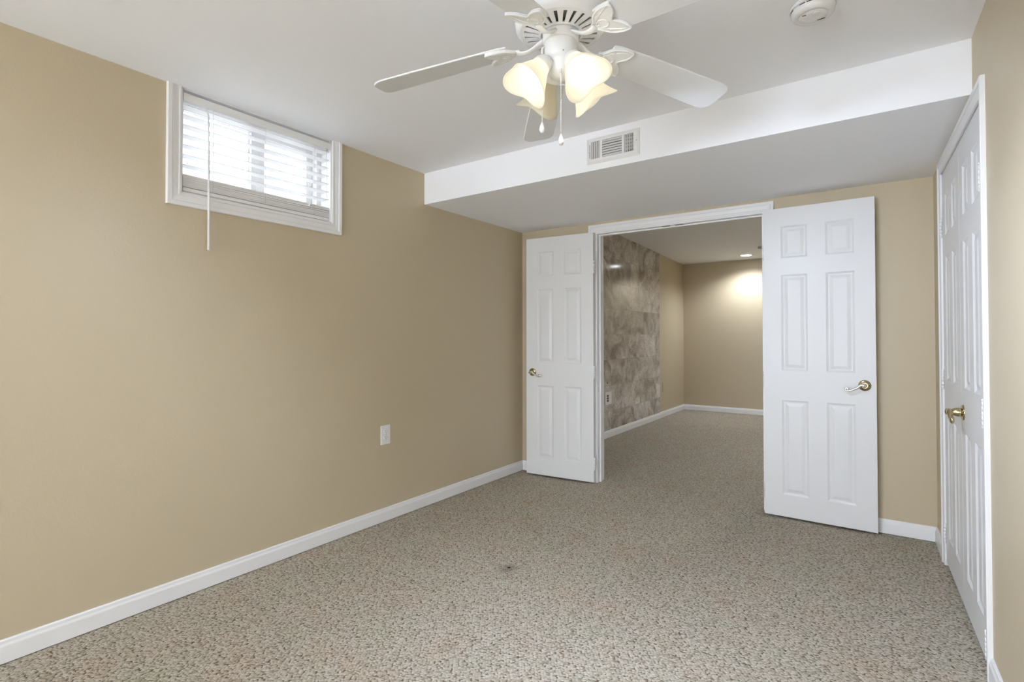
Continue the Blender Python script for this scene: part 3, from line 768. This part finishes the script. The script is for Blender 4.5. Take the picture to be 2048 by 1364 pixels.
# sloped rim
o_ = [(-vw, -vh), (vw, -vh), (vw, vh), (-vw, vh)]; i_ = [(-vw + 0.012, -vh + 0.012), (vw - 0.012, -vh + 0.012), (vw - 0.012, vh - 0.012), (-vw + 0.012, vh - 0.012)]
rg = [[Vector((x, 0, z)) for x, z in o_], [Vector((x, -0.004, z)) for x, z in o_], [Vector((x, -0.010, z)) for x, z in i_]]
mb.loft(rg, True, False, False)
mb.build('frame', 'grille', vt)
MB().box((-vw + 0.012, -0.0015, -vh + 0.012), (vw - 0.012, -0.0005, vh - 0.012)).build('duct_opening', 'duct', vt)
def fin(x0, x1, z0, z1, horiz, n, lean, name='louver'):
    for k in range(n):
        m_ = MB()
        if horiz:
            h = (z1 - z0) / n; zc = z0 + (k + 0.5) * h
            m_.add([(x0, -0.0100, zc - h * 0.36), (x1, -0.0100, zc - h * 0.36), (x1, -0.0025, zc + h * lean), (x0, -0.0025, zc + h * lean)], [(0, 1, 2, 3)])
        else:
            h = (x1 - x0) / n; xc = x0 + (k + 0.5) * h
            m_.add([(xc - h * 0.30, -0.0100, z0), (xc - h * 0.30, -0.0100, z1), (xc + h * lean, -0.0025, z1), (xc + h * lean, -0.0025, z0)], [(0, 1, 2, 3)])
        o = m_.build(name, 'grille', vt)
        s_ = o.modifiers.new('thick', 'SOLIDIFY'); s_.thickness = 0.0012
fin(holes[0][0], holes[0][1], hz0, hz1, False, 4, 0.22)
fin(holes[1][0], holes[1][1], hz0, hz1, True, 7, 0.55)
fin(holes[2][0], holes[2][1], hz0, hz1, False, 4, -0.05)
for k in range(5):   # damper blades seen through the right hand louvres
    z = hz0 + 0.012 + k * 0.019
    MB().box((holes[2][0], -0.0030, z), (holes[2][1], -0.0018, z + 0.014)).build('damper_blade', 'greyplastic', vt)
MB().box((-0.1365, -0.0106, -0.040), (-0.1340, -0.0098, 0.036)).build('lever_slot', 'dark', vt)
MB().box((-0.146, -0.014, -0.0045), (-0.134, -0.0102, -0.0015)).build('damper_lever', 'grille', vt)
for x in (0.139, -0.1475):
    MB().lathe([(0.0032, 0), (0.0028, 0.001), (0.0001, 0.0013)], 10, Matrix.Translation((x, -0.0100 if x > 0 else -0.0060, 0.006)) @ Matrix.Rotation(RAD(90), 4, 'X')).build('screw', 'greyplastic', vt)

# ------------------------------------------------------------------ outlets
def outlet(name, loc, w_, h_, label, recs='plastic', slot='dark', plate='plastic'):
    """on a wall facing +X"""
    o = tag(empty(name, loc), label, 'outlet')
    MB().box((0, -w_ / 2, -h_ / 2), (0.0055, w_ / 2, h_ / 2)).build('cover_plate', plate, o, bevel=0.003)
    for s in (1, -1):
        out = []
        for k in range(24):
            a = 2 * pi * k / 24; y = 0.0170 * cos(a); z = max(-0.0125, min(0.0125, 0.0170 * sin(a))); out.append((y, z))
        rr = MB().prism(out, 0.0, 0.0075, lambda p, s=s: Vector((p.z, p.x, p.y + s * 0.0195)))
        r = rr.build('receptacle', recs, o)
        q = MB()
        for y, hh in ((-0.0063, 0.008), (0.0063, 0.0065)):
            q.box((0.0075, y - 0.0012, s * 0.0195 + 0.001), (0.0078, y + 0.0012, s * 0.0195 + 0.001 + hh))
        q.lathe([(0.0024, 0.0075), (0.0024, 0.0078), (0.0001, 0.0078)], 10, Matrix.Translation((0, 0, s * 0.0195 - 0.0065)) @ Matrix.Rotation(RAD(90), 4, 'Y'))
        q.build('slots', slot, r)
    MB().lathe([(0.0030, 0.0055), (0.0026, 0.0066), (0.0001, 0.0068)], 10, Matrix.Rotation(RAD(90), 4, 'Y')).build('screw', 'greyplastic', o)
    return o
outlet('wall_outlet', (0.0, 2.313, 0.556), 0.078, 0.124, 'white duplex outlet on the long beige wall below and right of the window')
o = tag(empty('wall_outlet', (XL2 + 0.010, 5.715, 0.466)), 'white cover plate with dark red sockets on the marble tiles', 'outlet')
MB().box((0, -0.090, -0.075), (0.0055, 0.090, 0.075)).build('cover_plate', 'plastic', o, bevel=0.003)
for zz in (-0.028, 0.0, 0.028):
    MB().box((0.0055, -0.048, zz - 0.011), (0.009, 0.0, zz + 0.011)).build('socket', 'red', o, bevel=0.002)
o = tag(empty('cable_hole', (XL2 + 0.010, 5.701, 0.644)), 'tiny dark cable grommet in the marble above the white cover plate', 'cable hole')
MB().lathe([(0.011, 0.0), (0.010, 0.002), (0.0001, 0.002)], 16, Matrix.Rotation(RAD(90), 4, 'Y')).build('grommet', 'dark', o)
o = tag(empty('blank_plate', (XL2, 7.685, 0.442)), 'beige painted blank cover plate on the wall strip beyond the marble', 'cover plate')
MB().box((0, -0.055, -0.070), (0.006, 0.055, 0.070)).build('plate', 'beigeplate', o, bevel=0.002)
for zz in (-0.042, 0.042):
    MB().lathe([(0.003, 0.006), (0.0001, 0.0072)], 8, Matrix.Translation((0, 0, zz)) @ Matrix.Rotation(RAD(90), 4, 'Y')).build('screw', 'beigeplate', o)

# ------------------------------------------------------------------ recessed lights next door
def downlight(x, y, label):
    z = zceil2(y)
    o = tag(empty('recessed_light', (x, y, z), (math.atan2(zb - za, Y2 - D - WT), 0, 0)), label, 'recessed light', 'recessed lights next door')
    MB().lathe([(0.095, 0.0), (0.094, -0.004), (0.086, -0.007), (0.078, -0.006), (0.074, -0.001), (0.072, -0.0005)], 40).build('trim_ring', 'plastic', o)
    MB().lathe([(0.0001, -0.0012), (0.0735, -0.0012), (0.0735, -0.0004)], 40).build('lens', 'downlens', o)
    ld = bpy.data.lights.new('lamp_light', 'SPOT'); ld.energy = DOWN_W; ld.color = (0.90, 0.96, 1.06)
    ld.spot_size = RAD(150); ld.spot_blend = 0.7; ld.shadow_soft_size = 0.05
    lo = bpy.data.objects.new('lamp_light', ld); COL.objects.link(lo); lo.parent = o; lo.location = (0, 0, -0.012)
    return o
downlight(1.03, 8.25, 'lit round recessed light near the far wall of the next room')
downlight(2.55, 5.9, 'added round recessed light brightening the next room, unseen behind the right door leaf')  # unseen second light, added to brighten the next room
o = tag(empty('ceiling_sensor', (1.345, 7.69, zceil2(7.69))), 'grey round fitting on the next room ceiling, cut off by the right door leaf', 'ceiling sensor')
MB().lathe([(0.060, 0.001), (0.060, -0.018), (0.052, -0.026), (0.0001, -0.028)], 32).build('body', 'greyplastic', o)
